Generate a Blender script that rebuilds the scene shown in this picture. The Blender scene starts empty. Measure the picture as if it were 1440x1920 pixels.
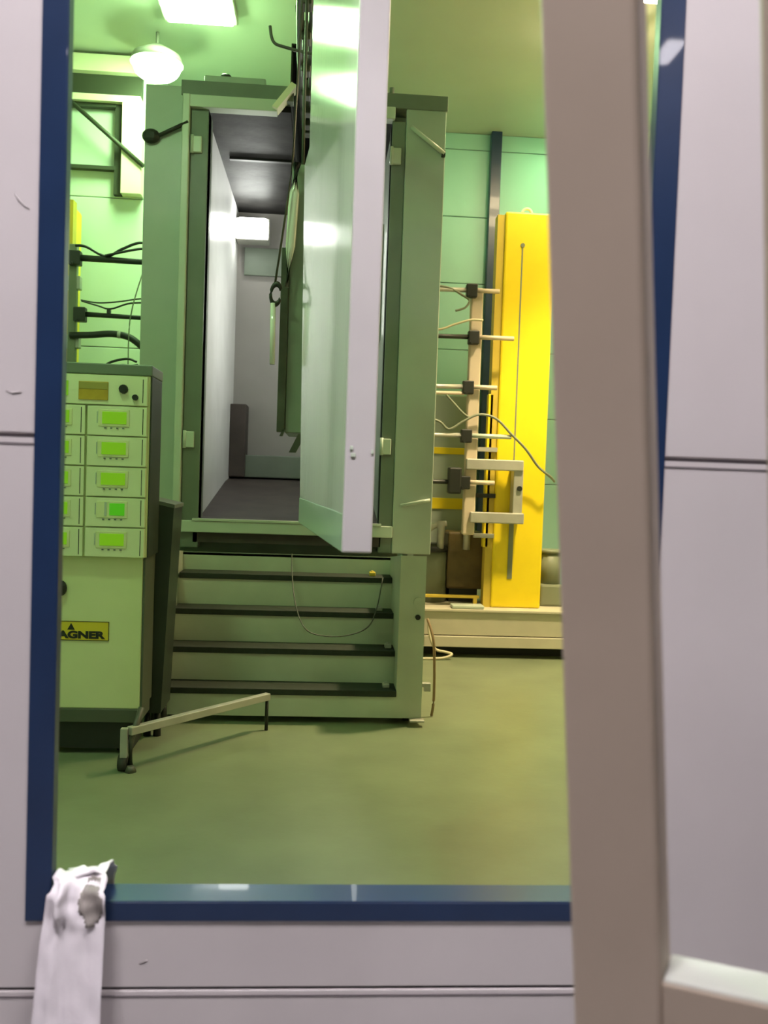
import bpy, bmesh, math, random
from mathutils import Vector, Matrix, noise
random.seed(4)
SC = bpy.context.scene
COL = SC.collection

# ------------------------------------------------------------ camera
cd = bpy.data.cameras.new('camera'); cam = bpy.data.objects.new('camera', cd); COL.objects.link(cam)
yaw, pit, rol = math.radians(-4), math.radians(-2.3), math.radians(2.0)
Fw = Vector((-math.sin(yaw)*math.cos(pit), math.cos(yaw)*math.cos(pit), math.sin(pit)))
R0 = Vector((math.cos(yaw), math.sin(yaw), 0)); U0 = R0.cross(Fw)
Rt = math.cos(rol)*R0 + math.sin(rol)*U0; Up = -math.sin(rol)*R0 + math.cos(rol)*U0
cam.matrix_world = Matrix(((Rt.x, Up.x, -Fw.x, 0), (Rt.y, Up.y, -Fw.y, 0), (Rt.z, Up.z, -Fw.z, 1.5), (0, 0, 0, 1)))
cd.sensor_fit = 'AUTO'; cd.sensor_width = 36; cd.lens = 36*1700/1920
cd.clip_start = .05
cd.dof.use_dof = True; cd.dof.focus_distance = 4.2; cd.dof.aperture_fstop = 4.0
SC.camera = cam

# ------------------------------------------------------------ world, exposure
W = bpy.data.worlds.new('world'); SC.world = W; W.use_nodes = True
W.node_tree.nodes['Background'].inputs[0].default_value = (.86, .80, .84, 1)
W.node_tree.nodes['Background'].inputs[1].default_value = .08
SC.view_settings.view_transform = 'Standard'; SC.view_settings.look = 'None'
SC.view_settings.gamma = 1; SC.view_settings.use_curve_mapping = False
SC.view_settings.exposure = 0.0
GREEN = (.56, 1.0, .46); WARM = (1.0, .80, .47); COOL = (1.0, .93, .97); NEUTRAL = (.97, 1.0, .93)
S_GREEN, S_WARM, S_COOL, S_BOOTH, S_DIM = 95, 72, 138, 38, 14

# ------------------------------------------------------------ materials
def mat(name, col, rough=.5, metal=0, var=0, vscale=4, bump=0, bscale=60, coat=0, emit=None, es=0, spec=.5, stretch=None):
    m = bpy.data.materials.new(name); m.use_nodes = True
    nt = m.node_tree; b = nt.nodes['Principled BSDF']
    b.inputs['Base Color'].default_value = (*col, 1); b.inputs['Roughness'].default_value = rough
    b.inputs['Metallic'].default_value = metal; b.inputs['Coat Weight'].default_value = coat
    b.inputs['Specular IOR Level'].default_value = spec
    if emit: b.inputs['Emission Color'].default_value = (*emit, 1); b.inputs['Emission Strength'].default_value = es
    if var or bump:
        tc = nt.nodes.new('ShaderNodeTexCoord'); mp = nt.nodes.new('ShaderNodeMapping')
        nt.links.new(tc.outputs['Object'], mp.inputs[0])
        if stretch: mp.inputs['Scale'].default_value = stretch
    if var:
        n = nt.nodes.new('ShaderNodeTexNoise'); n.inputs['Scale'].default_value = vscale; n.inputs['Detail'].default_value = 5
        nt.links.new(mp.outputs[0], n.inputs['Vector'])
        r = nt.nodes.new('ShaderNodeValToRGB')
        r.color_ramp.elements[0].position = .3; r.color_ramp.elements[1].position = .7
        r.color_ramp.elements[0].color = (*[max(0, c*(1-var)) for c in col], 1)
        r.color_ramp.elements[1].color = (*[min(1, c*(1+var*.6)) for c in col], 1)
        nt.links.new(n.outputs['Fac'], r.inputs[0]); nt.links.new(r.outputs[0], b.inputs['Base Color'])
    if bump:
        n2 = nt.nodes.new('ShaderNodeTexNoise'); n2.inputs['Scale'].default_value = bscale; n2.inputs['Detail'].default_value = 4
        nt.links.new(mp.outputs[0], n2.inputs['Vector'])
        bp = nt.nodes.new('ShaderNodeBump'); bp.inputs['Strength'].default_value = bump; bp.inputs['Distance'].default_value = .01
        nt.links.new(n2.outputs['Fac'], bp.inputs['Height']); nt.links.new(bp.outputs[0], b.inputs['Normal'])
    return m
M = dict(
    panel=mat('lilac_coated_sheet', (.60, .56, .56), .38, var=.06, vscale=2.2, bump=.04, bscale=30),
    joint=mat('panel_joint_core', (.16, .14, .15), .8),
    blue=mat('blue_trim_paint', (.011, .030, .085), .30, var=.12, vscale=7, coat=.1),
    wall_in=mat('pale_wall_sheet', (.62, .70, .60), .42, var=.05, vscale=1.5, bump=.03, bscale=20),
    wall_green=mat('pale_green_wall_sheet', (.36, .62, .54), .42, var=.05, vscale=1.5, bump=.03, bscale=20),
    wall_warm=mat('warm_lit_wall_sheet', (.72, .68, .52), .45, var=.05, vscale=2),  # warm lamplight on the right wall, put into its colour
    ceil=mat('pale_ceiling_sheet', (.56, .59, .49), .5, var=.05, vscale=1.3),
    floor_in=mat('painted_concrete', (.19, .225, .135), .36, var=.14, vscale=2.6, bump=.05, bscale=25),
    cream=mat('cream_steel', (.80, .76, .55), .4, var=.05),
    olive=mat('olive_steel', (.20, .22, .15), .5, var=.1),
    booth=mat('booth_grey_paint', (.37, .43, .36), .38, var=.07, vscale=3, bump=.02),
    booth_dark=mat('booth_dark_paint', (.15, .18, .14), .45, var=.12),
    booth_lip=mat('booth_light_paint', (.50, .56, .47), .35, var=.05),
    gap=mat('dark_recess', (.018, .02, .014), .7),
    riser=mat('stair_grey_paint', (.54, .57, .45), .42, var=.10, vscale=3.5),
    tread=mat('dark_rubber_mat', (.022, .028, .018), .75, var=.2, vscale=30, bump=.3, bscale=200),
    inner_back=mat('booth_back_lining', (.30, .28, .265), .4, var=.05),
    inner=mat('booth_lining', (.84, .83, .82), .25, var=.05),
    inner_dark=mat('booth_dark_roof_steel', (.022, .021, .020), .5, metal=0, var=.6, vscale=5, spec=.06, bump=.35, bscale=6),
    brown=mat('powder_stained_hopper', (.055, .04, .035), .6, var=.3, vscale=5),
    white=mat('white_gloss_coat', (.80, .80, .79), .13, var=.04, vscale=3, stretch=(14, 14, .25), bump=.025, bscale=9, coat=.4),
    white_end=mat('hall_lit_white_edge', (.52, .49, .50), .35, var=.05, vscale=4),  # lilac hall light on the white edge, put into its colour
    grey_gloss=mat('grey_green_gloss_coat', (.22, .27, .21), .25, var=.1, vscale=5, coat=.3),
    taupe=mat('taupe_coat', (.48, .395, .31), .42, var=.05, vscale=6),
    yellow=mat('yellow_paint', (.88, .66, .012), .38, var=.04, vscale=4),
    yellow_dull=mat('dull_yellow_paint', (.60, .44, .05), .5, var=.1),
    steel=mat('galvanised_steel', (.46, .45, .40), .4, metal=.3, var=.12, vscale=8),
    beige=mat('beige_tube', (.58, .48, .36), .45, var=.1),
    black=mat('black_plastic', (.015, .016, .013), .45),
    rail=mat('dark_conveyor_steel', (.07, .075, .055), .5, var=.3, vscale=8),
    cab=mat('cabinet_beige', (.72, .75, .42), .45, var=.04),
    cab_mod=mat('module_beige', (.76, .79, .52), .45, var=.03),
    cab_dark=mat('cabinet_plinth', (.09, .10, .07), .5, var=.1),
    lcd=mat('green_screen', (.1, .2, .02), .3, emit=(.22, .55, .005), es=.55),
    lcd2=mat('bright_green_screen', (.05, .2, .02), .3, emit=(.08, .52, .005), es=.55),
    amber=mat('amber_plate', (.52, .34, .03), .45, var=.12, vscale=20),
    label=mat('yellow_label', (.75, .58, .04), .5),
    ink=mat('black_ink', (.015, .015, .012), .6),
    plat=mat('platform_beige', (.56, .52, .40), .42, var=.07, vscale=5),
    brownbox=mat('brown_machinery', (.14, .095, .035), .55, var=.35, vscale=6),
    film=mat('white_film', (.84, .79, .83), .38, var=.07, vscale=14, bump=.15, bscale=35),
    smudge=mat('grey_smudged_film', (.30, .27, .25), .5, var=.3, vscale=20),
    dark_hop=mat('dark_green_hopper', (.035, .045, .03), .4, var=.2),
    hall_floor=mat('hall_concrete', (.20, .19, .19), .5, var=.12, vscale=3),
    pale=mat('pale_cable', (.62, .56, .38), .5),
    rust=mat('brown_hose', (.25, .17, .08), .6),
    wheel=mat('caster_rubber', (.03, .03, .025), .6),
    dark_bar=mat('dark_olive_bar', (.04, .044, .025), .6),
    lamp_green=mat('green_white_lamp', (1, 1, 1), .5, emit=GREEN, es=S_GREEN),
    lamp_boosted=mat('green_lamp_boosted', (1, 1, 1), .5, emit=GREEN, es=150),
    lamp_back_fill=mat('green_fill_lamp', (1, 1, 1), .5, emit=GREEN, es=24),
    lamp_dim=mat('dim_green_white_lamp', (1, 1, 1), .5, emit=GREEN, es=S_DIM),
    lamp_warm=mat('warm_lamp', (1, 1, 1), .5, emit=WARM, es=S_WARM),
    lamp_cool=mat('cool_lamp', (1, 1, 1), .5, emit=COOL, es=S_COOL),
    lamp_cool2=mat('cool_lamp_dimmer', (1, 1, 1), .5, emit=COOL, es=S_COOL*.8),
    lamp_booth=mat('white_booth_lamp', (1, 1, 1), .5, emit=NEUTRAL, es=S_BOOTH),
)

# ------------------------------------------------------------ mesh helpers
class MB:
    def __init__(s): s.bm = bmesh.new()
    def _cut(s, geom, mtx):
        if mtx is not None: bmesh.ops.transform(s.bm, matrix=mtx, verts=geom)
    def box(s, x0, x1, y0, y1, z0, z1, bev=0, mtx=None):
        r = bmesh.ops.create_cube(s.bm, size=1)
        vs = r['verts']
        for v in vs:
            v.co = Vector(((x0+x1)/2+v.co.x*(x1-x0), (y0+y1)/2+v.co.y*(y1-y0), (z0+z1)/2+v.co.z*(z1-z0)))
        if bev:
            es = list({e for v in vs for e in v.link_edges})
            rb = bmesh.ops.bevel(s.bm, geom=es, offset=bev, segments=2, profile=.5, affect='EDGES')
            vs = list({v for f in rb['faces'] for v in f.verts} | {v for v in vs if v.is_valid})
        s._cut(vs, mtx); return s
    def tube(s, pts, r, n=8, cap=True):
        pts = [Vector(p) for p in pts]; rings = []
        for i, p in enumerate(pts):
            t = (pts[min(i+1, len(pts)-1)] - pts[max(i-1, 0)]).normalized()
            a = t.cross(Vector((0, 0, 1)))
            if a.length < .05: a = t.cross(Vector((1, 0, 0)))
            a.normalize(); b = t.cross(a)
            rr = r[i] if isinstance(r, (list, tuple)) else r
            rings.append([s.bm.verts.new(p + rr*(math.cos(2*math.pi*k/n)*a + math.sin(2*math.pi*k/n)*b)) for k in range(n)])
        for A, B in zip(rings, rings[1:]):
            for k in range(n):
                f = s.bm.faces.new((A[k], A[(k+1) % n], B[(k+1) % n], B[k])); f.smooth = True
        if cap: s.bm.faces.new(rings[0][::-1]); s.bm.faces.new(rings[-1])
        return s
    def prism(s, poly, axis, a, b):          # poly in the two other axes, extruded a..b along axis
        def P(u, v, w): return {'x': (w, u, v), 'y': (u, w, v), 'z': (u, v, w)}[axis]
        A = [s.bm.verts.new(P(u, v, a)) for u, v in poly]; B = [s.bm.verts.new(P(u, v, b)) for u, v in poly]
        s.bm.faces.new(A[::-1]); s.bm.faces.new(B)
        for i in range(len(A)):
            j = (i+1) % len(A); s.bm.faces.new((A[i], A[j], B[j], B[i]))
        return s
    def ball(s, c, r, sz=(1, 1, 1)):
        q = bmesh.ops.create_uvsphere(s.bm, u_segments=14, v_segments=8, radius=r)
        for v in q['verts']: v.co = Vector((c[0]+v.co.x*sz[0], c[1]+v.co.y*sz[1], c[2]+v.co.z*sz[2]))
        return s
    def torus(s, c, R, r, axis='y', a0=0, a1=2*math.pi, n=16):
        pts = []
        for i in range(n+1):
            t = a0+(a1-a0)*i/n
            d = {'y': (math.cos(t)*R, 0, math.sin(t)*R), 'x': (0, math.cos(t)*R, math.sin(t)*R), 'z': (math.cos(t)*R, math.sin(t)*R, 0)}[axis]
            pts.append((c[0]+d[0], c[1]+d[1], c[2]+d[2]))
        return s.tube(pts, r, 6)

def smooth(pts, n=6):                        # Catmull-Rom through the points
    P = [Vector(p) for p in pts]; out = []
    for i in range(len(P)-1):
        a, b, c, d = P[max(i-1, 0)], P[i], P[i+1], P[min(i+2, len(P)-1)]
        for k in range(n):
            t = k/n
            out.append(.5*((2*b)+(c-a)*t+(2*a-5*b+4*c-d)*t*t+(3*b-a-3*c+d)*t**3))
    out.append(P[-1]); return out

BASE = {}
def obj(name, mb, m, parent=None, label=None, base=None):
    me = bpy.data.meshes.new(name)
    b = Vector(base) if base else BASE.get(parent.name, Vector()) if parent else Vector()
    bmesh.ops.recalc_face_normals(mb.bm, faces=mb.bm.faces)
    bmesh.ops.translate(mb.bm, vec=-b, verts=mb.bm.verts)
    mb.bm.to_mesh(me); mb.bm.free()
    me.materials.append(M[m] if isinstance(m, str) else m)
    o = bpy.data.objects.new(name, me); COL.objects.link(o)
    if parent: o.parent = parent
    else: o.location = b
    BASE[o.name] = b
    if label: o['label'] = label
    return o
def thing(name, loc, label, cat, group=None, kind=None):
    o = bpy.data.objects.new(name, None); COL.objects.link(o); o.location = loc; o.empty_display_size = .1
    BASE[o.name] = Vector(loc); o['label'] = label
    if cat: o['category'] = cat
    if group: o['group'] = group
    if kind: o['kind'] = kind
    return o
def tag(o, label, cat, group=None):
    o['label'] = label; o['category'] = cat
    if group: o['group'] = group
    return o
def struct(o, label, cat): o['kind'] = 'structure'; o['label'] = label; o['category'] = cat; return o
def text(body, size, loc, m, parent, name='lettering', depth=.0015, bold=.0, width=None):
    cu = bpy.data.curves.new('t', 'FONT'); cu.body = body; cu.size = size; cu.extrude = depth; cu.offset = bold
    t = bpy.data.objects.new('t', cu); COL.objects.link(t)
    bpy.context.view_layer.update()
    me = bpy.data.meshes.new_from_object(t.evaluated_get(bpy.context.evaluated_depsgraph_get()))
    bpy.data.objects.remove(t)
    if width:
        xs = [v.co.x for v in me.vertices]; me.transform(Matrix.Diagonal((width/(max(xs)-min(xs)), 1, 1, 1)))
    me.transform(Matrix.Rotation(math.pi/2, 4, 'X')); me.name = name
    me.transform(Matrix.Translation(Vector(loc)-BASE[parent.name]))
    me.materials.clear(); me.materials.append(M[m])
    o = bpy.data.objects.new(name, me); COL.objects.link(o); o.parent = parent
    BASE[o.name] = BASE[parent.name]; return o

# ------------------------------------------------------------ the setting
YW0, YW1 = 1.72, 1.742            # the near partition wall
CZ = 4.97                        # ceiling of the coating room
ox0, ox1, oz0, oz1 = -.487, .617, .672, 3.55     # the opening; its unseen top is set low to block hall light
sx0, sx1 = .06, .34              # unseen slot added above that low edge for the conveyor

# floors
struct(obj('floor', MB().box(-3.4, 3.2, 1.82, 9.4, -.1, 0), 'floor_in'), 'worn painted concrete floor inside the coating room', 'floor')
struct(obj('floor_hall', MB().box(-5, 5, -6, 1.82, -.1, 0), 'hall_floor'), 'grey concrete floor on the near side of the panelled wall', 'floor')

struct(obj('ceiling_hall', MB().box(-5, 5, -6, 1.82, 5.9, 6.0), 'hall_floor'), 'grey ceiling of the hall on the near side', 'ceiling')
# near wall: horizontal sandwich panels, each a piece with recessed joints
wn = thing('wall_front', (0, YW0, 0), 'lilac sandwich panel wall around the blue-edged opening', 'wall', kind='structure')
zs = [0, .505, 1.551, 2.597, 3.643, 4.69, 4.97]
def wall_piece(x0, x1, z0, z1):
    g = .0035
    b = MB().box(x0, x1, YW0, YW1, z0+g, z1-g, .003)
    obj('wall_panel', b, 'panel', wn)
for a, b in zip(zs, zs[1:]):
    lo, hi = max(a, oz0), min(b, oz1)
    if a > oz1 and a < 4.2:
        obj('wall_panel', MB().prism([(-3.4, b-.0035), (-3.4, a+.0035), (sx0, a+.0035), (sx0, 4.2), (sx1, 4.2), (sx1, a+.0035), (3.2, a+.0035), (3.2, b-.0035)], 'y', YW0, YW1), 'panel', wn); continue
    if hi <= lo: wall_piece(-3.4, 3.2, a, b); continue
    # left and right of the opening
    if a < oz0 < b:
        obj('wall_panel', MB().prism([(-3.4, a+.0035), (3.2, a+.0035), (3.2, b-.0035), (ox1, b-.0035), (ox1, oz0), (ox0, oz0), (ox0, b-.0035), (-3.4, b-.0035)], 'y', YW0, YW1), 'panel', wn)
    elif a < oz1 < b:
        for w, o, q in ((-3.4, ox0, sx0), (3.2, ox1, sx1)):     # left and right of the conveyor slot
            obj('wall_panel', MB().prism([(w, b-.0035), (w, a+.0035), (o, a+.0035), (o, oz1), (q, oz1), (q, b-.0035)], 'y', YW0, YW1), 'panel', wn)
    else:
        wall_piece(-3.4, ox0, a, b); wall_piece(ox1, 3.2, a, b)
co = MB()
for z in zs[1:-1]:
    for x0, x1 in (((-3.4, 3.2),) if z < oz0 or z > 4.2 else ((-3.4, sx0), (sx1, 3.2)) if z > oz1 else ((-3.4, ox0), (ox1, 3.2))):
        co.box(x0, x1, YW0+.006, YW1-.006, z-.006, z+.006)
        co.box(x0, x1, YW0-.0012, YW0, z-.0165, z-.0135)          # second line of the tongue joint
obj('joint_filler', co, 'joint', wn)
sc = MB()
for pts in ([(-.575, 1.99), (-.567, 1.978), (-.556, 1.968), (-.548, 1.964)], [(-.585, 1.632), (-.572, 1.628), (-.556, 1.631)], [(-.318, .553), (-.309, .558), (-.302, .560)]):
    sc.tube([(x, YW0-.0002, z) for x, z in pts], [.0006, .0016, .0016, .0006][:len(pts)], 5)
obj('scuff_mark', sc, mat('scuff', (.36, .33, .33), .7), wn, 'faint grey scuff marks')

# blue trims: folded channels round the edge of the opening
def trim(n, b, label): return struct(obj('trim_%d' % n, b, 'blue'), label, 'trim')
tw = .046
b = MB().box(ox0-.044, ox0+.002, YW0-.004, YW0, oz0-.034, oz1+.04, .001).box(ox0-.001, ox0+.004, YW0-.003, YW1+.003, oz0, oz1).box(ox0-.044, ox0+.002, YW1, YW1+.004, oz0-.034, oz1+.04)
trim(1, b, 'blue metal trim down the left edge of the opening')
b = MB().box(ox1-.002, ox1+.044, YW0-.004, YW0, oz0-.034, oz1+.04, .001).box(ox1-.004, ox1+.001, YW0-.003, YW1+.003, oz0, oz1).box(ox1-.002, ox1+.044, YW1, YW1+.004, oz0-.034, oz1+.04)
trim(2, b, 'blue metal trim down the right edge of the opening')
b = MB().box(ox0, ox1, YW0-.004, YW0, oz0-.034, oz0+.002, .001).box(ox0, ox1, YW0-.003, 1.79, oz0-.001, oz0+.005, .001).box(ox0, ox1, 1.786, 1.79, oz0-.034, oz0+.002)
trim(3, b, 'blue metal sill trim along the bottom of the opening')
b = MB()
for a, c in ((ox0, sx0), (sx1, ox1)): b.box(a, c, YW0-.004, YW0, oz1-.002, oz1+.04).box(a, c, YW0-.003, YW1+.003, oz1-.005, oz1)
trim(4, b, 'blue metal trim over the top of the opening')

# coating room shell
struct(obj('ceiling', MB().box(-3.4, 3.2, 1.82, 9.4, CZ, CZ+.1), 'ceil'), 'smooth pale ceiling of the coating room', 'ceiling')
struct(obj('wall_left', MB().box(-3.4, -3.3, 1.82, 8.1, 0, CZ), 'wall_in'), 'pale side wall left of the coating room', 'wall')
struct(obj('wall_right', MB().box(3.1, 3.2, 1.82, 9.4, 0, CZ), 'wall_warm'), 'side wall coloured cream for warm light, beyond the blue trim', 'wall')
wb = thing('wall_back', (0, 9.2, 0), 'pale green panelled wall behind the yellow column', 'wall', kind='structure')
zb = [0, .13, .797, 1.465, 2.133, 2.802, 3.471, 4.138, 4.806, CZ]
for a, c in zip(zb, zb[1:]):
    obj('wall_panel', MB().box(-1.5, 3.1, 9.2, 9.3, a+.003, c-.003, .006), 'wall_green', wb)
obj('joint_filler', MB().box(-1.5, 3.1, 9.215, 9.29, 0, CZ), 'joint', wb)
struct(obj('trim_5', MB().box(1.585, 1.69, 9.1, 9.2, 0, CZ, .004), 'blue'), 'dark blue steel column standing against the pale green wall', 'column')
wl = thing('wall_back_left', (-2.4, 8.0, 0), 'bright wall behind the spray arms at the left', 'wall', kind='structure')
for a, c in zip([0, 1.26, 2.52, 3.79], [1.26, 2.52, 3.79, CZ]):
    obj('wall_panel', MB().box(-3.3, -1.5, 8.0, 8.1, a+.003, c-.003, .005), 'wall_in', wl)
obj('return_panel', MB().box(-1.58, -1.5, 8.1, 9.2, 0, CZ), 'wall_in', wl)

# steel frame on the left wall
fr = thing('wall_frame', (-2.2, 7.95, 3.8), 'cream steel frame with diagonal brace high on the left wall', 'frame')
obj('top_beam', MB().box(-3.0, -1.60, 7.86, 7.995, 4.79, 4.93, .004), 'cream', fr)
obj('recessed_beam', MB().box(-3.0, -1.62, 7.93, 7.995, 4.61, 4.79), 'dark_bar', fr, 'dark olive beam web')
obj('cross_bar', MB().box(-3.0, -1.62, 7.88, 7.995, 4.555, 4.61, .003), 'cream', fr)
for z in (4.525, 4.005):  # upper one draws the shadow under the cross bar as dark colour
    obj('dark_line', MB().box(-3.0, -1.83, 7.93, 7.995, z, z+.03), 'dark_bar', fr, 'thin dark line on the frame')
obj('post', MB().box(-1.84, -1.775, 7.94, 7.995, 3.80, 4.555, .002), 'dark_bar', fr)
obj('wide_post', MB().box(-1.77, -1.60, 7.88, 7.995, 3.80, 4.555, .004), 'cream', fr)
obj('brace', MB().tube([(-2.30, 7.87, 4.62), (-1.58, 7.87, 4.03)], .02, 6), 'dark_bar', fr, 'thin dark diagonal brace')

# ------------------------------------------------------------ lamps of the coating room and the hall
def ceiling_lamp(x, y, w, d, m, label, z=CZ):
    t = thing('ceiling_lamp', (x, y, z), label, 'lamp', 'ceiling lamps of the coating room')
    obj('housing', MB().box(x-w/2-.03, x+w/2+.03, y-d/2-.03, y+d/2+.03, z-.06, z-.001, .01), 'steel', t)
    if z < CZ-.01: obj('drop_rod', MB().tube([(x, y, z-.01), (x, y, CZ)], .012), 'steel', t)
    obj('diffuser', MB().box(x-w/2, x+w/2, y-d/2, y+d/2, z-.085, z-.055, .014), m, t)
    return t
ceiling_lamp(-1.03, 6.95, .50, .40, 'lamp_green', 'big glowing ceiling lamp above the booth roof, nearest the top of the photo')
t = thing('ceiling_lamp', (-1.42, 7.5, CZ), 'round glowing lamp hung just over the booth left wing', 'lamp', 'ceiling lamps of the coating room')
obj('housing', MB().tube([(-1.42, 7.5, 4.72), (-1.42, 7.5, 4.78), (-1.42, 7.5, 4.86)], [.21, .19, .06], 20), 'steel', t)
obj('drop_rod', MB().tube([(-1.42, 7.5, 4.85), (-1.42, 7.5, CZ)], .012), 'steel', t)
obj('diffuser', MB().ball((-1.42, 7.5, 4.70), .19, (1, 1, .58)), 'lamp_green', t)
ceiling_lamp(-1.6, 3.2, .32, .32, 'lamp_boosted', 'boosted ceiling lamp before the control cabinet, unseen above the left of the opening')  # unseen; moved and boosted to brighten cabinet and white panel
ceiling_lamp(-.6, 2.8, .26, .26, 'lamp_dim', 'ceiling lamp just inside the opening, out of sight above it')
ceiling_lamp(2.05, 7.0, .40, .40, 'lamp_warm', 'warm ceiling lamp above the yellow column, hidden by the taupe frame')
ceiling_lamp(2.45, 8.5, .45, .45, 'lamp_back_fill', 'added green-white fill lamp in the right back corner, hidden by the taupe frame')  # unseen lamp added to turn the back wall greener
t = ceiling_lamp(2.2, 6.2, .40, .40, 'lamp_warm', 'added unseen warm downlight brightening the floor before the yellow column')
ld = bpy.data.lights.new('warm_fill_spot', 'SPOT'); ld.energy = 1250; ld.color = WARM; ld.spot_size = math.radians(84); ld.spot_blend = .6; ld.shadow_soft_size = .15  # spot added for the warm pool of light on the floor
lo = bpy.data.objects.new('warm_fill_spot', ld); COL.objects.link(lo); lo.parent = t; lo.location = (0, 0, -.12)

def hall_lamp(x, y, z, w, d, m, label):
    t = thing('hall_lamp', (x, y, z), label, 'lamp', 'hall lamps')
    obj('housing', MB().box(x-w/2-.03, x+w/2+.03, y-d/2-.03, y+d/2+.03, z+.01, z+.12, .01), 'steel', t)
    obj('diffuser', MB().box(x-w/2, x+w/2, y-d/2, y+d/2, z-.02, z+.015, .01), m, t)
    obj('drop_rod', MB().tube([(x, y, z+.12), (x, y, 5.9)], .01), 'steel', t)
hall_lamp(2.53, -3.46, 4.8, .13, .34, 'lamp_cool', 'narrow hall lamp mirrored as a white dot in the right blue trim')
hall_lamp(-1.2, -.1, 5.6, 1.2, .5, 'lamp_cool', 'wide hall lamp behind the viewer on the left')
hall_lamp(1.0, .4, 5.6, 1.2, .4, 'lamp_cool2', 'wide hall lamp behind the viewer on the right')

# ------------------------------------------------------------ the spray booth
BY = 6.3
bo = thing('spray_booth', (-.2, BY, 0), 'tall grey-green spray booth with wing panels and steps in front', 'booth')
# fascia over the opening, with the conveyor slot cut through at the middle
for a, c in ((-1.02, -.27), (-.05, .78)): obj('fascia', MB().box(a, c, BY-.04, BY+.05, 4.0, 4.10, .004), 'booth_dark', bo)
for a, c in ((-1.0, -.38), (.03, .42)): obj('head_rail', MB().box(a, c, BY-.06, BY+.04, 3.92, 4.0, .004), 'booth_lip', bo)
obj('slot_lip', MB().prism([(-.41, 3.94), (-.375, 3.925), (-.25, 4.085), (-.285, 4.105)], 'y', BY-.10, BY+.02), 'cream', bo, 'pale angled lip of the conveyor slot')
for a, c in ((-1.02, -.30), (-.05, .55)): obj('roof', MB().box(a, c, BY+.05, 9.0, 4.0, 4.08), 'booth_dark', bo)
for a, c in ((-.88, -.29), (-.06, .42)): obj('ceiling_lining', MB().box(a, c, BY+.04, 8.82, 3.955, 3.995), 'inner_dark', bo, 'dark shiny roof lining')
obj('ceiling_seam', MB().box(-.80, -.3, 7.28, 7.32, 3.935, 3.956), 'black', bo)
obj('slot_blackout', MB().box(-.30, -.29, BY+.06, 9.0, 4.08, 4.42).box(-.06, -.05, BY+.06, 9.0, 4.08, 4.42).box(-.30, -.05, BY+.06, 9.0, 4.42, 4.43).box(-.30, -.05, 8.9, 9.0, 4.0, 4.42), 'gap', bo, 'added black hood that darkens the conveyor slot')  # added so the slot reads as dark as the shaded booth inside
obj('roof_box', MB().box(-.89, -.47, BY+.1, BY+.5, 4.10, 4.20, .01), 'booth', bo)
obj('roof_knob', MB().tube([(-.77, BY+.2, 4.19), (-.77, BY+.2, 4.22)], .025).ball((-.755, BY+.2, 4.235), .03, (1.3, 1, .7)), 'black', bo)
obj('roof_bolt', MB().tube([(.40, BY+.1, 4.10), (.40, BY+.1, 4.19)], .018), 'booth_dark', bo)
# inner walls, back and sloped hopper floor
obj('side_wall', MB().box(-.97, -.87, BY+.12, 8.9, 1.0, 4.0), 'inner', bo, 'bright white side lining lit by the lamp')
obj('side_wall', MB().box(.42, .52, BY+.12, 8.9, 1.0, 4.0), 'booth', bo)
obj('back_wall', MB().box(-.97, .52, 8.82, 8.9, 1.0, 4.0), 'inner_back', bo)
obj('back_panel', MB().box(-.80, -.1, 8.78, 8.82, 3.36, 3.62, .004), 'booth_dark', bo)
obj('hopper_floor', MB().prism([(BY-.02, 1.0), (BY-.02, 1.155), (BY+.35, 1.16), (8.3, 1.40), (8.82, 1.44), (8.82, 1.0)], 'x', -.87, .42), 'brown', bo, 'brown powder-stained sloping floor')
obj('back_sill', MB().box(-.74, .2, 8.6, 8.82, 1.44, 1.65, .01), 'booth_dark', bo)
obj('duct', MB().box(-.87, -.72, 8.55, 8.82, 1.44, 2.12, .01), 'brown', bo, 'dark brown upright duct')
# door frame: posts with hinges
for x0, x1, hx in ((-.955, -.835, -.895), (.405, .50, .45)):
    p = obj('door_post', MB().box(x0, x1, BY-.02, BY+.12, .96, 3.92, .006).box(x1-.035 if x0 < 0 else x0, x1 if x0 < 0 else x0+.035, BY-.015, BY+.2, 1.15, 3.92), 'booth_dark', bo)
    for z in (3.68, 1.70):
        obj('hinge', MB().box(hx-.04, hx+.02, BY-.045, BY-.018, z-.055, z+.055, .006).tube([(hx-.045, BY-.04, z-.06), (hx-.045, BY-.04, z+.06)], .012), 'booth_lip', p, 'pale hinge')
obj('jamb_strip', MB().box(-1.005, -.957, BY-.07, BY+.02, 1.07, 4.0, .006), 'booth_lip', bo, 'pale jamb strip')
obj('sill', MB().box(-.96, .50, BY-.06, BY+.06, 1.07, 1.15, .006).box(-.87, .42, BY-.07, BY-.02, 1.15, 1.165), 'booth_lip', bo)
obj('toe_recess', MB().box(-1.0, .55, BY+.10, BY+.16, .90, 1.10), 'booth_dark', bo)
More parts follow.
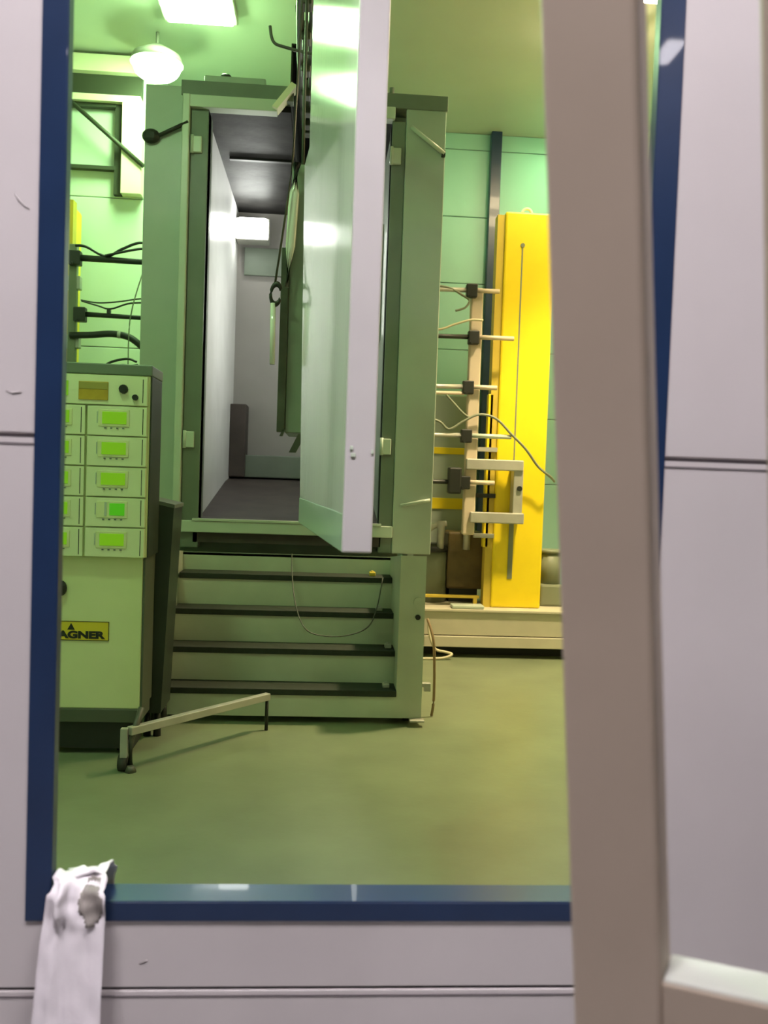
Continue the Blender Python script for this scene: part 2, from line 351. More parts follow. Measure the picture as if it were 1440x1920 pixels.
# wings either side with stay rods
wl_ = obj('wing_panel', MB().box(-1.255, -1.005, BY-.03, BY+.01, .96, 4.06, .006).box(-1.255, -1.235, BY, BY+.25, .96, 4.06), 'booth', bo)
wr_ = obj('wing_panel', MB().box(.50, .772, BY-.03, BY+.01, .96, 4.06, .006).box(.752, .772, BY, BY+.25, .96, 4.06), 'booth', bo)
obj('stay_rod', MB().tube([(-.965, BY-.06, 3.815), (-1.21, BY-.05, 3.69)], .014), 'black', wl_, 'dark stay rod')
obj('stay_knob', MB().ball((-1.21, BY-.05, 3.71), .055, (1.1, .6, .9)), 'black', wl_, 'black knob')
obj('stay_rod', MB().tube([(.532, BY-.05, 3.875), (.765, BY-.05, 3.71)], .016), 'booth_lip', wr_, 'pale stay rod')
obj('stay_foot', MB().box(.745, .772, BY-.06, BY-.028, 3.69, 3.73, .004), 'black', wr_)
obj('stay_rod', MB().tube([(.551, BY-.05, 1.295), (.70, BY-.05, 1.33), (.755, BY-.05, 1.34)], .012), 'booth_lip', wr_, 'pale lower stay rod')
# outer body under the booth
obj('body', MB().box(-1.0, .56, BY+.16, 8.9, .12, 1.0), 'booth', bo)

# ------------------------------------------------------------ steps in front of the booth
st = thing('platform_steps', (-.2, 5.4, 0), 'grey four-step stair on casters with dark treads below the booth', 'steps')
x0, x1 = -.92, .49; run = .20; rise = .205; base = .206
for i in range(5):
    y = 5.40+i*run; z0 = .04 if i == 0 else base+(i-1)*rise; z1 = base+i*rise if i < 4 else .935
    obj('riser', MB().box(x0, x1, y, y+.02, z0, z1-.036 if i < 4 else z1), 'riser', st)
    if i < 4:
        obj('tread', MB().box(x0+.01, x1, y-.012, y+run, z1-.036, z1, .003), 'tread', st, 'dark rubber tread')
        cx = x1-[.03, .01, .06, .10][i]
        obj('tread_clip', MB().box(cx-.05, cx-.008, y+.06, y+.11, z1, z1+.028, .006).tube([(cx-.03, y+.085, z1+.026), (cx-.03, y+.085, z1+.035)], .01), 'yellow_dull' if i == 3 else 'steel', st, 'yellow clip' if i == 3 else 'pale clip')
obj('top_deck', MB().box(x0, x1, 5.40+4*run, BY-.08, .92, .94), 'booth_dark', st)
ck = obj('side_panel', MB().prism([(5.40, .04), (5.40, 1.025), (BY-.08, .942), (BY-.08, .04)], 'x', .49, .645), 'riser', st)
obj('round_cover', MB().tube([(.606, 5.385, .745), (.606, 5.402, .745)], .032, 16), 'riser', ck)
obj('hole_plug', MB().tube([(.604, 5.392, .655), (.604, 5.402, .655)], .016, 12), 'black', ck, 'black plug')
obj('side_panel', MB().prism([(5.40, .04), (5.40, 1.025), (BY-.08, .942), (BY-.08, .04)], 'x', -1.06, -.92), 'riser', st)
for cx, cy in ((.56, 5.50), (.56, 6.1), (-.98, 5.50), (-.98, 6.1)):
    k = obj('caster', MB().tube([(cx-.02, cy, .045), (cx+.02, cy, .045)], .044, 14), 'wheel', st)
    obj('caster_fork', MB().box(cx-.032, cx-.022, cy-.03, cy+.03, .03, .10, .003).box(cx+.022, cx+.032, cy-.03, cy+.03, .03, .10, .003).box(cx-.032, cx+.032, cy-.03, cy+.03, .088, .102), 'steel', k)
obj('brake_pedal', MB().box(.57, .66, 5.34, 5.40, .03, .042, .004), 'steel', st, 'pale brake pedal')
obj('latch', MB().box(.645, .70, 5.42, 5.46, .225, .25, .004).box(.66, .70, 5.42, 5.46, .20, .228), 'steel', st)
tag(obj('drooping_cable', MB().tube(smooth([(-.185, 6.18, .945), (-.175, 5.97, .84), (-.14, 5.76, .66), (-.07, 5.57, .54), (.05, 5.56, .50), (.20, 5.56, .51), (.32, 5.60, .56), (.38, 5.76, .66), (.42, 5.90, .83)]), .004, 6), 'rail'), 'thin dark cable drooping across the grey steps', 'cable')
tag(obj('standing_hose', MB().tube(smooth([(.735, 5.6, .005), (.745, 5.6, .10), (.742, 5.6, .30), (.732, 5.62, .48), (.70, 5.70, .60)]), .009, 7), 'rust'), 'thin brown hose standing on the floor right of the steps', 'hose')

# ------------------------------------------------------------ lamp inside the booth
t = thing('booth_lamp', (-.72, 8.5, 3.8), 'white glowing lamp inside the booth against its back wall', 'lamp')
obj('housing', MB().box(-.865, -.56, 8.56, 8.775, 3.64, 3.84, .01), 'steel', t)
obj('diffuser', MB().box(-.855, -.57, 8.50, 8.57, 3.65, 3.83, .03), 'lamp_booth', t)

t = thing('booth_lamp', (.40, 7.4, 3.2), 'added fill lamp on the booth right lining, hidden by the white panel', 'lamp')  # unseen, added to brighten the left lining
obj('housing', MB().box(.385, .419, 7.1, 7.7, 2.55, 3.45, .006), 'steel', t)
obj('diffuser', MB().box(.365, .39, 7.15, 7.65, 2.6, 3.4, .01), mat('booth_fill_lamp', (1, 1, 1), .5, emit=NEUTRAL, es=17), t)
# ------------------------------------------------------------ conveyor overhead
rp = smooth([(.26, -.6, 4.0), (.27, .9, 4.0), (.12, 2.2, 4.0), (.02, 3.0, 4.0), (-.09, 4.0, 4.0), (-.16, 4.95, 4.0), (-.185, 6.2, 4.03), (-.19, 7.2, 4.15)])
cv = thing('conveyor_rail', (.02, 3.0, 4.0), 'dark overhead conveyor rail running into the booth slot', 'conveyor')
for dx in (-.034, .034):
    obj('track', MB().tube([(p.x+dx, p.y, p.z+.03) for p in rp], .022, 8), 'rail', cv)
for i in range(0, len(rp), 2):
    p = rp[i]
    obj('trolley', MB().box(p.x-.03, p.x+.03, p.y-.05, p.y+.05, p.z-.03, p.z+.075, .008), 'rail', cv)
for p in (rp[9], rp[21], rp[31]):
    obj('hanger_strap', MB().box(p.x-.06, p.x+.06, p.y-.02, p.y+.02, p.z+.05, p.z+.065).box(p.x-.008, p.x+.008, p.y-.02, p.y+.02, p.z+.06, CZ-.002), 'rail', cv)
hk = MB().tube(smooth([(-.10, 5.3, 3.885), (-.20, 5.3, 3.90), (-.30, 5.3, 3.92), (-.345, 5.3, 3.935), (-.365, 5.3, 3.97), (-.375, 5.3, 4.03)]), .009, 7).tube([(-.175, 5.3, 3.965), (-.175, 5.3, 3.88)], .014)
tag(obj('load_hook', hk, 'rail'), 'dark bent hook arm under the conveyor, pointing left', 'hook')

# ------------------------------------------------------------ hung workpieces
# long white panel, edge on to the viewer
pd = Vector((-.14, 1.30, 0)).normalized(); pn = Vector((pd.y, -pd.x, 0))
PM = Matrix(((pn.x, pd.x, 0, .056), (pn.y, pd.y, 0, 2.30), (0, 0, 1, 1.30), (0, 0, 0, 1)))
hp = thing('panel_workpiece', (.02, 2.95, 1.30), 'tall white gloss panel hanging edge on in the middle of the opening', 'panel')
mb = MB().prism([(.012, .10), (1.34, .10), (1.62, 1.50), (1.40, 1.50), (1.44, 2.35), (.012, 2.35)], 'x', .003, .072)
bmesh.ops.transform(mb.bm, matrix=PM, verts=mb.bm.verts); obj('face_sheet', mb, 'white', hp)
mb = MB().box(0, .078, -.004, .014, 0, 2.36, .005, PM); obj('edge_profile', mb, 'white_end', hp, 'matt white edge tinted lilac like the hall light')
mb = MB().box(.001, .076, .014, 1.345, 0, .10, .003, PM); obj('bottom_rail', mb, mat('pale_green_gloss', (.46, .58, .50), .25, coat=.3), hp, 'pale green lower rail')
for a, c, z in ((.012, .020, .262), (.015, .027, .244), (.067, .073, .254)): obj('edge_clip', MB().box(a, c, -.008, -.003, z, z+.010, .001, PM), 'booth_lip', hp)
for s in (.35, .95): obj('hanger', MB().tube([PM @ Vector((.038, s, 2.33)), PM @ Vector((.038, s, 2.50)), PM @ Vector((.038, s, 2.66))], .006), 'rail', hp)

# second, dimmer panel behind it
hq = thing('narrow_workpiece', (-.16, 4.8, 1.66), 'narrow grey-green panel hanging behind the white one', 'panel')
obj('face_sheet', MB().box(-.195, -.10, 4.62, 5.15, 1.70, 3.04, .004), 'grey_gloss', hq)
obj('edge_profile', MB().box(-.235, -.195, 4.60, 4.63, 1.70, 2.62, .004), 'rail', hq, 'dark edge')
obj('gloss_streak', MB().tube([(-.172, 4.58, 3.03), (-.182, 4.58, 2.88), (-.192, 4.58, 2.62), (-.204, 4.58, 2.42)], [.022, .026, .024, .010], 8), 'white', hq, 'pale streak painted for a gloss reflection')  # gloss reflection on the panel edge, modelled as a white strip
obj('bottom_clip', MB().prism([(-.17, 1.60), (-.135, 1.60), (-.09, 1.685), (-.125, 1.695)], 'y', 4.60, 4.64).prism([(-.22, 1.68), (-.205, 1.68), (-.19, 1.715), (-.205, 1.715)], 'y', 4.60, 4.64), 'rail', hq, 'dark slanted clip')
obj('hanger', MB().tube([(-.15, 4.85, 3.03), (-.155, 4.85, 3.5), (-.155, 4.85, 3.98)], .008), 'rail', hq)
# chain with hook and white rod
ch = thing('hanging_hook', (-.26, 4.62, 2.0), 'black ring hook on a thin chain holding a white rod in the booth mouth', 'hook')
obj('chain', MB().tube([(-.165, 4.54, 3.96), (-.19, 4.54, 3.05), (-.208, 4.54, 2.85), (-.262, 4.54, 2.41)], .006, 6), 'rail', ch)
mb = MB().torus((0, 0, 0), .026, .0085, 'y', .5, 5.8)
for v in mb.bm.verts: v.co = Vector((v.co.x-.254+v.co.z*.12, v.co.y+4.54, v.co.z*1.9+2.375))
obj('ring', mb, 'black', ch)
obj('rod', MB().tube([(-.267, 4.54, 2.33), (-.262, 4.54, 2.03)], .013), 'white', ch, 'white rod')
# taupe frame hung close to the viewer
FE = Vector((.85633, -.51325, .05727)); FU = Vector((-.08501, -.03071, .99591)); FN = Vector((-.50939, -.85769, -.06993))
FB = Vector((.39907, .95, .98455))
def FMx(c=FB): return Matrix(((FE.x, FN.x, FU.x, c.x), (FE.y, FN.y, FU.y, c.y), (FE.z, FN.z, FU.z, c.z), (0, 0, 0, 1)))
hf = thing('frame_workpiece', FB, 'taupe rectangular frame hanging closest to the viewer at the right', 'frame')
obj('stile', MB().box(-.096, 0, 0, .055, -.12, 1.95, .006, FMx()), 'taupe', hf)
obj('stile', MB().box(.109, .205, 0, .055, -.12, 1.95, .006, FMx()), 'taupe', hf)
obj('bottom_rail', MB().box(0, .109, 0, .055, -.12, 0, .002, FMx()), 'taupe', hf)
obj('top_rail', MB().box(0, .109, 0, .055, 1.85, 1.95, .002, FMx()), 'taupe', hf)
obj('lit_rail_top', MB().box(.001, .108, .001, .053, 0, .003, .001, FMx()), mat('lit_taupe_top', (.56, .58, .53), .4), hf, 'top of the lower rail, coloured white as if lit')  # overhead light on the taupe rail, put in as white colour
mb = MB(); tp = FMx() @ Vector((.055, .027, 1.94)); mb.tube([tp, tp+Vector((-.02, -.02, .6)), (.27, .80, 4.0)], .006); obj('hanger', mb, 'rail', hf)

# ------------------------------------------------------------ control cabinet
CX0, CX1, CY = -1.505, -.908, 4.75
cb = thing('control_cabinet', (-1.2, 5.0, 0), 'beige control cabinet stacked with green-screen modules at the left', 'cabinet')
obj('body', MB().box(CX0, CX1, CY, CY+.27, .24, 1.035, .006), 'cab', cb)
obj('rack', MB().box(CX0-.01, CX1+.02, CY-.02, CY+.27, 1.035, 1.965, .004), 'cab', cb)
obj('side_panel', MB().box(CX1+.001, CX1+.012, CY+.004, CY+.27, .24, 1.03, .002), 'cab_dark', cb, 'dark side panel')
obj('side_panel', MB().box(CX1+.021, CX1+.028, CY-.015, CY+.27, 1.036, 1.964, .002), 'dark_hop', cb, 'dark side panel')
obj('lid', MB().box(CX0-.02, CX1+.03, CY-.03, CY+.28, 1.965, 2.02, .006), 'booth_dark', cb, 'dark lid')
obj('plinth', MB().box(CX0, CX1+.005, CY-.01, CY+.26, .17, .24, .004), 'cab_dark', cb)
obj('chassis_shade', MB().box(CX0+.02, CX1-.03, CY+.01, CY+.24, .03, .17), 'black', cb)  # undercarriage as a black block, also standing in for the cabinet's shadow
for cx in (CX0+.08, CX1-.10):
    for cy in (CY+.07, CY+.22):
        obj('caster', MB().tube([(cx-.02, cy, .041), (cx+.02, cy, .041)], .04, 12).box(cx-.03, cx+.03, cy-.025, cy+.025, .06, .085), 'wheel', cb)
obj('handle', MB().ball((-1.315, CY-.012, .865), .04, (.7, .5, 1)), 'black', cb)
rows = 6; mh = .93/rows; fy = CY-.045
def box_part(name, x0, x1, z0, z1, y0, y1, m, par, lab=None, bev=.002): return obj(name, MB().box(x0, x1, y0, y1, z0, z1, bev), m, par, lab)
proto = None
def module(x0, x1, z0, z1, bright):
    m = box_part('module', x0+.003, x1-.003, z0+.0035, z1-.0035, fy, CY-.018, 'cab_mod', cb)
    ex = x1-.022
    box_part('rack_ear_line', ex-.002, ex+.002, z0+.012, z1-.012, fy-.002, fy+.002, 'ink', m)
    cx = x0+(.155 if x0 < -1.3 else .138); cz = (z0+z1)/2+.016
    box_part('bezel', cx-.08, cx+.075, cz-.045, cz+.04, fy-.004, fy+.002, 'cab', m)
    box_part('screen', cx-.061 if not bright == 2 else cx-.015, cx+.061, cz-.032, cz+.03, fy-.007, fy-.001, 'lcd2' if bright == 2 else 'lcd', m, 'lit green screen')
    if bright == 2: box_part('screen_edge', cx-.04, cx-.028, cz-.035, cz+.035, fy-.007, fy-.001, 'booth_lip', m)
    bt = MB()
    for k in range(4): bt.box(cx-.05+k*.03, cx-.04+k*.03, fy-.004, fy, cz-.056, cz-.05)
    obj('button_row', bt, 'booth_dark', m)
    box_part('edge_strip', cx-.088, cx-.084, cz-.03, cz+.03, fy-.003, fy, 'booth_lip', m)
zt = 1.962
for r in range(1, rows):
    z1 = zt-r*mh; z0 = z1-mh
    module(-1.499, -1.203, z0, z1, 1)
    module(-1.197, -.895, z0, z1, 2 if r == 4 else 1)
m = box_part('master_module', -1.499, -.898, zt-mh+.0035, zt-.003, fy, CY-.018, 'cab_mod', cb)
box_part('screen', -1.36, -1.292, 1.85, 1.925, fy-.006, fy, 'lcd', m, 'lit green screen')
box_part('amber_plate', -1.240, -1.093, 1.832, 1.925, fy-.006, fy, 'amber', m, 'amber plate')
box_part('plate_band', -1.238, -1.095, 1.885, 1.922, fy-.008, fy-.004, mat('olive_plate', (.36, .30, .07), .5), m)
obj('knob', MB().tube([(-1.018, fy, 1.892), (-1.018, fy-.02, 1.892)], [.024, .02], 14), 'black', m)
obj('knob', MB().tube([(-.958, fy, 1.852), (-.958, fy-.016, 1.852)], [.016, .014], 12), 'black', m)
box_part('rack_ear_line', -.922, -.918, 1.825, 1.945, fy-.002, fy+.002, 'ink', m)
lb = box_part('name_plate', -1.452, -1.072, .595, .695, CY-.004, CY+.001, 'label', cb, 'yellow name plate')
bd = MB()
for a in ((-1.452, -1.072, .692, .695), (-1.452, -1.072, .595, .598), (-1.452, -1.449, .595, .695), (-1.075, -1.072, .595, .695)):
    bd.box(a[0], a[1], CY-.0055, CY-.003, a[2], a[3])
obj('plate_border', bd, 'ink', lb)
text('WAGNER', .050, (-1.400, CY-.005, .608), 'ink', lb, bold=.0026, width=.315)
bd = MB().prism([(-1.283, .650), (-1.245, .650), (-1.264, .685)], 'y', CY-.0055, CY-.003); obj('emblem', bd, 'ink', lb)

# dark hopper beside the cabinet
dh = thing('powder_hopper', (-.88, 5.15, 0), 'dark green-black hopper between the cabinet and the steps', 'hopper')
obj('body', MB().prism([(-.955, .14), (-.85, .14), (-.805, 1.29), (-.955, 1.32)], 'y', 5.05, 5.36), 'dark_hop', dh)
obj('front_rib', MB().prism([(-.935, .16), (-.915, .16), (-.895, 1.2), (-.915, 1.2)], 'y', 5.03, 5.055), 'cab_dark', dh, 'lighter upright rib')
obj('lid', MB().prism([(-.965, 1.315), (-.80, 1.28), (-.80, 1.30), (-.965, 1.335)], 'y', 5.04, 5.37), 'booth_dark', dh)
for cy in (5.1, 5.3):
    for cx in (-.93, -.875): obj('foot', MB().tube([(cx, cy, 0), (cx, cy, .15)], [.022, .016], 10), 'black', dh)
# low floor stand in front
fs = thing('floor_stand', (-.9, 4.5, 0), 'low steel outrigger stand on the floor before the steps', 'stand')
obj('leg_bar', MB().box(-.02, .02, 0, .98, -.02, .02, .004, Matrix.Translation((-.905, 4.49, .20)) @ Matrix.Rotation(math.radians(-40.5), 4, 'Z')), 'steel', fs, 'pale long bar')
obj('upright', MB().tube([(-.90, 4.5, .02), (-.895, 4.5, .16), (-.86, 4.56, .30)], .016), 'rail', fs)
obj('post', MB().box(-.945, -.91, 4.47, 4.505, .07, .215, .003), 'steel', fs)
obj('caster', MB().tube([(-.955, 4.5, .04), (-.915, 4.5, .04)], .04, 14), 'wheel', fs)
obj('foot', MB().tube([(-.893, 4.48, 0), (-.893, 4.48, .03)], [.03, .018], 10), 'rail', fs)
obj('far_foot', MB().tube([(-.275, 5.24, 0), (-.275, 5.24, .19)], .010), 'gap', fs)

# ------------------------------------------------------------ left spray machine
LY = 7.2
lm = thing('spray_arm_mover', (-2.05, LY+.2, 0), 'yellow column with upright pole behind the left blue trim', 'machine')
obj('column', MB().box(-2.46, -2.03, LY+.05, LY+.5, .12, 3.56, .02), 'yellow', lm)
obj('side_channel', MB().box(-2.035, -1.995, LY+.1, LY+.2, .3, 3.56), 'yellow_dull', lm)
obj('base', MB().box(-2.6, -1.75, LY-.1, LY+.65, 0, .12, .01), 'steel', lm)
for z in (2.4, 2.85): obj('bracket_arm', MB().box(-2.03, -1.90, LY-.02, LY+.05, z, z+.1, .005), 'steel', lm)
obj('pole', MB().box(-1.985, -1.925, LY-.03, LY+.03, .8, 3.19, .006), 'olive', lm, 'dark olive upright pole')
def gun(name, label, x_pole, z, x_tip, x_tail, y, r, cm, dark=None, group=None, clamp=True):
    """a spray gun lying along x and clamped to its pole"""
    t = thing(name, (x_pole, y, z), label, 'spray gun', group)
    obj('barrel', MB().tube([(x_pole, y, z), (x_tip, y, z-.012)], [r, r*.8], 8), dark or 'black', t)
    if abs(x_tail-x_pole) > .05:
        obj('tail', MB().tube([(x_pole, y, z), (x_tail, y, z)], r*.95, 8), cm, t, 'pale rear tube')
    if clamp:
        s = .045
        obj('clamp', MB().box(x_pole-s, x_pole+s, y-.03, y+.045, z-.06, z+.05, .008).tube([(x_pole-.02, y-.03, z-.05), (x_pole-.02, y-.06, z-.05)], .014), 'black', t)
    return t
G = 'spray guns on the left pole'
g = gun('spray_gun', 'uppermost dark spray gun arm on the left pole', -1.93, 3.08, -1.30, -1.93, LY-.06, .026, 'steel', group=G)
obj('hose', MB().tube(smooth([(-1.93, LY-.06, 3.17), (-1.85, LY-.06, 3.165), (-1.70, LY-.06, 3.10), (-1.58, LY-.06, 3.16), (-1.45, LY-.06, 3.215), (-1.33, LY-.06, 3.20)]), .011, 6).tube(smooth([(-1.70, LY-.08, 3.10), (-1.55, LY-.08, 3.14), (-1.43, LY-.08, 3.165), (-1.33, LY-.08, 3.16)]), .010, 6), 'black', g)
g = gun('spray_gun', 'middle dark spray gun arm on the left pole, with a bulky clamp', -1.885, 2.655, -1.30, -1.885, LY-.06, .02, 'steel', group=G)
obj('hose', MB().tube(smooth([(-1.88, LY-.06, 2.76), (-1.75, LY-.06, 2.745), (-1.6, LY-.06, 2.76), (-1.44, LY-.06, 2.79), (-1.3, LY-.06, 2.80)]), .006, 6).tube(smooth([(-1.87, LY-.08, 2.75), (-1.75, LY-.08, 2.72), (-1.65, LY-.08, 2.70), (-1.5, LY-.08, 2.75), (-1.3, LY-.08, 2.76)]), .007, 6).box(-1.68, -1.655, LY-.08, LY-.04, 2.665, 2.70), 'black', g)
g = thing('air_hose', (-1.9, LY-.05, 2.5), 'thick black hose bending down under the middle left spray arm', 'hose')
obj('tube', MB().tube(smooth([(-1.96, LY-.05, 2.49), (-1.80, LY-.05, 2.50), (-1.65, LY-.05, 2.515), (-1.53, LY-.05, 2.50), (-1.45, LY-.05, 2.455), (-1.40, LY-.03, 2.40), (-1.38, LY, 2.30)]), .026, 8), 'black', g)
obj('ferrule', MB().tube([(-1.60, LY-.05, 2.512), (-1.575, LY-.05, 2.51)], .029, 10), 'steel', g, 'pale ferrule')
g = obj('looped_hose', MB().tube(smooth([(-1.66, 6.9, 2.22), (-1.60, 6.9, 2.265), (-1.53, 6.9, 2.29), (-1.46, 6.9, 2.30), (-1.40, 6.9, 2.28)]), .010, 6).tube(smooth([(-1.56, 6.9, 2.245), (-1.50, 6.9, 2.255), (-1.45, 6.9, 2.25), (-1.39, 6.9, 2.26)]), .008, 6).tube([(-1.66, 6.9, 2.22), (-1.66, 6.9, 2.0), (-1.66, 6.9, 1.2), (-1.66, 6.9, .005)], .010, 6), 'black')
tag(g, 'thin black hose loop just above the control cabinet', 'hose')
tag(obj('thin_wire', MB().tube(smooth([(-1.40, 7.1, 3.02), (-1.45, 7.1, 2.85), (-1.49, 7.1, 2.68), (-1.505, 7.1, 2.5), (-1.505, 7.1, 2.0), (-1.50, 7.1, .003)]), .005, 5), 'olive'), 'thin wire hanging past the left spray arms beside the wing', 'wire')

# ------------------------------------------------------------ right spray machine on its platform
RY = 7.6
pf = thing('machine_platform', (1.8, RY, 0), 'cream low platform under the yellow column', 'platform')
obj('deck', MB().box(.62, 2.72, 7.45, 9.0, .385, .41, .006), 'plat', pf)
obj('fascia', MB().box(.62, 2.72, 7.47, 8.98, .19, .385, .004), 'plat', pf)
obj('lower_rail', MB().box(.62, 2.72, 7.455, 8.98, .09, .182, .005), 'plat', pf)
obj('plinth', MB().box(.70, 2.66, 7.62, 8.9, 0, .09), 'gap', pf, 'near-black block for the shaded gap under the platform')  # black filler painted where the platform only leaves a shaded gap
obj('deck_plate', MB().box(1.12, 1.39, 7.46, 7.60, .411, .440, .008), 'booth_lip', pf)
ym = thing('gun_mover', (1.68, RY, .41), 'tall bright yellow column machine at the right of the room', 'machine')
obj('column', MB().box(1.468, 1.895, RY, RY+.45, .41, 3.745, .015), 'yellow', ym)
obj('side_channel', MB().box(1.405, 1.47, RY+.02, RY+.14, .41, 3.72), 'yellow_dull', ym, 'duller yellow side channel')
obj('slot', MB().box(1.613, 1.625, RY-.002, RY+.01, .66, 3.47), 'olive', ym, 'dark slot line')
obj('slot_cover', MB().box(1.600, 1.640, RY-.006, RY+.008, .66, 1.15), 'olive', ym)
obj('lifting_eye', MB().torus((1.67, RY+.12, 3.77), .04, .012, 'y', 0, math.pi), 'cream', ym)
obj('eye_bolt', MB().tube([(1.62, RY-.008, 3.47), (1.62, RY+.005, 3.47)], .018, 10), 'olive', ym)
cr = obj('carriage', MB().box(1.595, 1.675, RY-.14, RY-.005, 1.14, 1.64, .006), 'steel', ym, 'grey carriage bracket')
for a, c, z in ((1.19, 1.67, 1.575), (1.24, 1.69, 1.135)): obj('bracket_arm', MB().box(a, c, RY-.16, RY-.09, z, z+.09, .008), 'steel', cr)
obj('bracket_bolt', MB().tube([(1.645, RY-.14, 1.43), (1.645, RY-.155, 1.43)], .022, 10), 'black', cr)
obj('pole', MB().box(1.185, 1.285, RY-.12, RY-.04, 1.03, 3.075, .012), 'beige', ym, 'beige upright pole')
obj('lift_rail', MB().box(1.385, 1.43, RY+.02, RY+.10, .92, 2.22, .006), 'yellow', ym)
for z in (1.75, 1.36, 1.02): obj('rail_tie', MB().box(1.30, 1.47, RY-.02, RY+.03, z-.018, z+.018), 'steel' if z != 1.36 else 'black', ym)
specs = [(3.045, 1.41, 'topmost pale-tailed spray gun on the beige pole'), (2.665, 1.545, 'second spray gun from the top of the beige pole'), (2.255, 1.42, 'third spray gun from the top of the beige pole, double-barrelled'),
         (1.855, 1.555, 'fourth spray gun from the top, under a looping pale hose'), (1.47, 1.43, 'lowest spray gun on the beige pole, beside the grey bracket')]
for i, (z, tail, lab) in enumerate(specs):
    x = 1.18 if i != 1 else 1.21
    g = gun('spray_gun', lab, x, z, .56, tail, RY-.15, .02, 'beige' if i != 3 else 'booth_lip', dark='black' if i in (1, 4) else 'steel', group='spray guns on the beige pole')
    if i == 0: obj('hose', MB().tube(smooth([(.6, RY-.16, 3.08), (.85, RY-.16, 3.07), (1.0, RY-.16, 3.05), (1.1, RY-.16, 3.0), (1.16, RY-.16, 2.96), (1.13, RY-.16, 2.90), (1.05, RY-.16, 2.87)]), .010, 6), 'olive', g)
    if i == 1: obj('hose', MB().tube(smooth([(.6, RY-.16, 2.72), (.9, RY-.16, 2.71), (1.05, RY-.16, 2.76), (1.18, RY-.17, 2.80), (1.28, RY-.17, 2.80)]), .010, 6), 'pale', g, 'pale hose')
    if i == 2: obj('second_barrel', MB().tube([(1.15, RY-.15, 2.20), (.56, RY-.15, 2.19)], .016, 8), 'beige', g); obj('hose', MB().tube(smooth([(1.0, RY-.16, 2.18), (1.06, RY-.16, 2.12), (1.14, RY-.16, 2.04), (1.2, RY-.16, 2.0)]), .010, 6), 'olive', g)
    if i == 3: obj('hose', MB().tube(smooth([(.6, RY-.17, 2.0), (.92, RY-.17, 1.97), (1.03, RY-.17, 1.90), (1.15, RY-.17, 1.97), (1.28, RY-.17, 2.03), (1.42, RY-.17, 2.0), (1.55, RY-.17, 1.88), (1.68, RY-.16, 1.76), (1.80, RY-.12, 1.62), (1.91, RY-.1, 1.54), (2.0, RY+.1, 1.50)]), .011, 6), 'olive', g)
    if i == 4: obj('gun_block', MB().box(1.04, 1.15, RY-.2, RY-.1, 1.37, 1.59, .015), 'black', g)
# powder unit behind the pole
pu = thing('powder_unit', (1.2, 8.3, .41), 'grey powder unit with yellow bands behind the spray guns', 'machine')
obj('body', MB().box(.80, 1.33, 8.22, 8.7, .56, 2.25, .01), 'booth', pu)
obj('yellow_band', MB().box(.79, 1.29, 8.205, 8.225, 1.715, 1.775, .003), 'yellow', pu, 'narrow yellow band')
obj('yellow_band', MB().box(.79, 1.31, 8.205, 8.225, 1.215, 1.315, .003), 'yellow', pu, 'wide yellow band')
obj('base_frame', MB().box(.80, 1.33, 8.22, 8.7, .41, .56), 'gap', pu)
mu = thing('motor_unit', (1.2, 7.95, .41), 'brown motor and pipe cluster low behind the spray guns', 'machine')
obj('motor_box', MB().box(1.12, 1.44, 7.85, 8.15, .53, 1.03, .02), 'brownbox', mu)
obj('drum', MB().tube([(.98, 7.95, .41), (.98, 7.95, .85)], .15, 18), 'olive', mu)
obj('drum_lid', MB().tube([(.98, 7.95, .85), (.98, 7.95, .88), (.98, 7.95, .92)], [.165, .165, .1], 18), 'black', mu)
for x in (1.05, 1.28): obj('pipe', MB().tube([(x, 7.84, .88), (x, 7.82, 1.12)], .032, 10), 'steel', mu, 'pale pipe stub')
obj('elbow', MB().tube(smooth([(.80, 7.85, 1.00), (.92, 7.85, 1.03), (1.0, 7.85, 1.08), (1.10, 7.85, 1.10)]), .026, 8), 'steel', mu)
obj('support_foot', MB().box(1.15, 1.4, 7.9, 8.1, .41, .53), 'black', mu)
tag(obj('guard_rail', MB().box(.72, 1.38, 7.66, 7.70, .475, .50, .004).box(.75, .78, 7.66, 7.70, .411, .48).box(1.33, 1.36, 7.66, 7.70, .411, .48), 'yellow_dull'), 'thin yellow rail low on the cream platform', 'rail')
tag(obj('floor_motor', MB().box(1.93, 2.14, 7.75, 8.0, .41, .60, .02).tube([(2.035, 7.87, .58), (2.035, 7.87, .87)], .095, 14).tube([(2.035, 7.87, .87), (2.035, 7.87, .90)], .105, 14), 'olive'), 'dark motor on the platform right of the yellow column', 'motor')
tag(obj('cable_loop', MB().tube(smooth([(.92, 7.42, .30), (.93, 7.41, .20), (.98, 7.40, .085), (1.06, 7.40, .06), (1.12, 7.38, .045), (1.06, 7.36, .02), (.95, 7.35, .011), (.80, 7.35, .011)]), .011, 7), 'pale'), 'pale cable loop in front of the dark gap under the platform', 'cable')

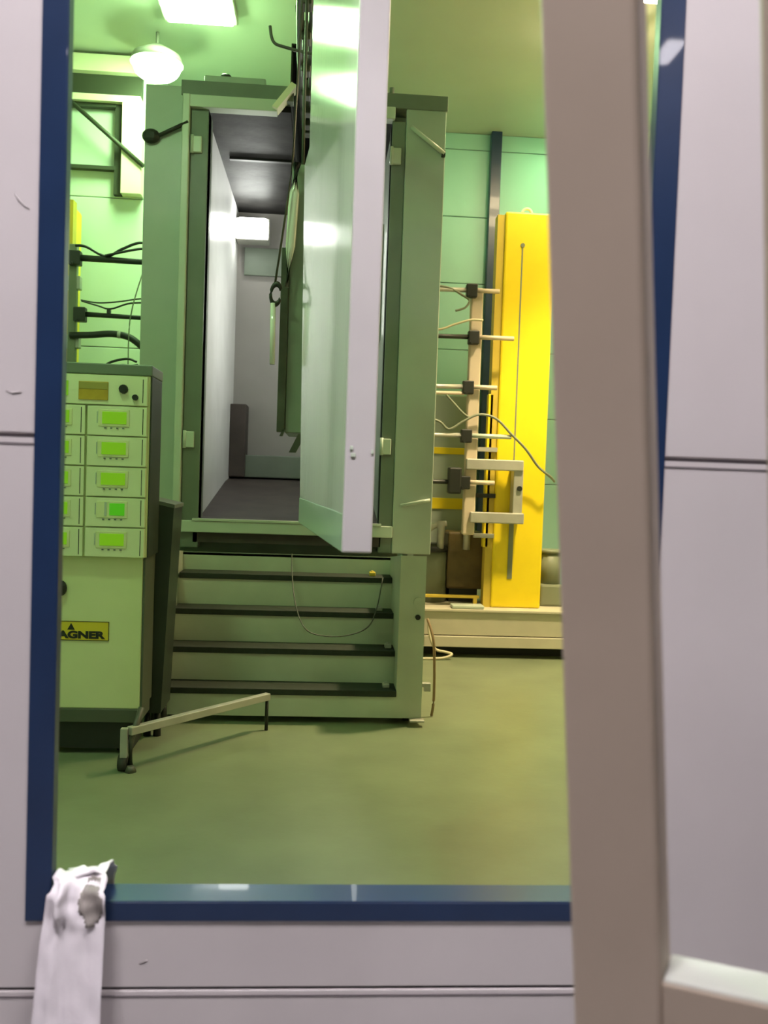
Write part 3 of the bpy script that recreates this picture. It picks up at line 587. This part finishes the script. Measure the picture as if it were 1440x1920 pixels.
# ------------------------------------------------------------ plastic film over the sill
path = smooth([(1.80, .60), (1.815, .66), (1.80, .700), (1.765, .712), (1.715, .722), (1.690, .702), (1.684, .64), (1.676, .56), (1.664, .45), (1.650, .33), (1.637, .22)], 5)
NJ = len(path)-1
def film_pt(u, q, lift=0.0):
    f = q*NJ; j = min(int(f), NJ-1); p = path[j].lerp(path[j+1], f-j)
    xl = -.474-.040*max(0, q-.35)/.65 + (.006*math.sin(q*30) if q < .5 else 0)
    xr = -.377+.002*q - (.010*abs(math.sin(q*14)) if q < .5 else 0)
    x = xl+(xr-xl)*u
    crease = .012*math.exp(-((u-.22-.10*(q-.4))/.07)**2) - .008*math.exp(-((u-.7)/.18)**2)*math.exp(-((q-.42)/.1)**2)
    nz = noise.noise(Vector((x*30, q*11, 3.1)))*.008 + noise.noise(Vector((x*75, q*28, 7)))*.005
    k = 1.7 if .25 < q < .6 else .6
    y = p.x - k*(crease+nz)*(1 if q > .4 else 0) - .004 - lift
    z = p.y + (k*(nz+.006*u)+.004+lift if .2 < q <= .45 else 0)
    return (x, y, z)
def film_grid(mb, u0, u1, q0, q1, nu, nq, lift, keep=lambda u, q: True):
    g = [[mb.bm.verts.new(film_pt(u0+(u1-u0)*i/nu, q0+(q1-q0)*j/nq, lift)) for i in range(nu+1)] for j in range(nq+1)]
    for j in range(nq):
        for i in range(nu):
            if keep((i+.5)/nu, (j+.5)/nq):
                f = mb.bm.faces.new((g[j][i], g[j][i+1], g[j+1][i+1], g[j+1][i])); f.smooth = True
    for v in [v for v in mb.bm.verts if not v.link_faces]: mb.bm.verts.remove(v)
mb = MB(); film_grid(mb, 0, 1, 0, 1, 20, 60, 0)
fl = obj('film_strip', mb, 'film', base=(-.42, 1.69, .45))
md = fl.modifiers.new('thickness', 'SOLIDIFY'); md.thickness = .001; md.offset = 0
tag(fl, 'crumpled white plastic strip draped over the blue sill', 'plastic film')
mb = MB(); film_grid(mb, .48, .99, .43, .60, 18, 18, .0015, lambda u, q: ((u-.55)/.46)**2+((q-.5)/.47)**2 < .8+.35*noise.noise(Vector((u*4, q*4, 2))))
df = obj('dirty_fold', mb, 'smudge', fl, 'dirty grey fold')
md = df.modifiers.new('thickness', 'SOLIDIFY'); md.thickness = .0008; md.offset = 0
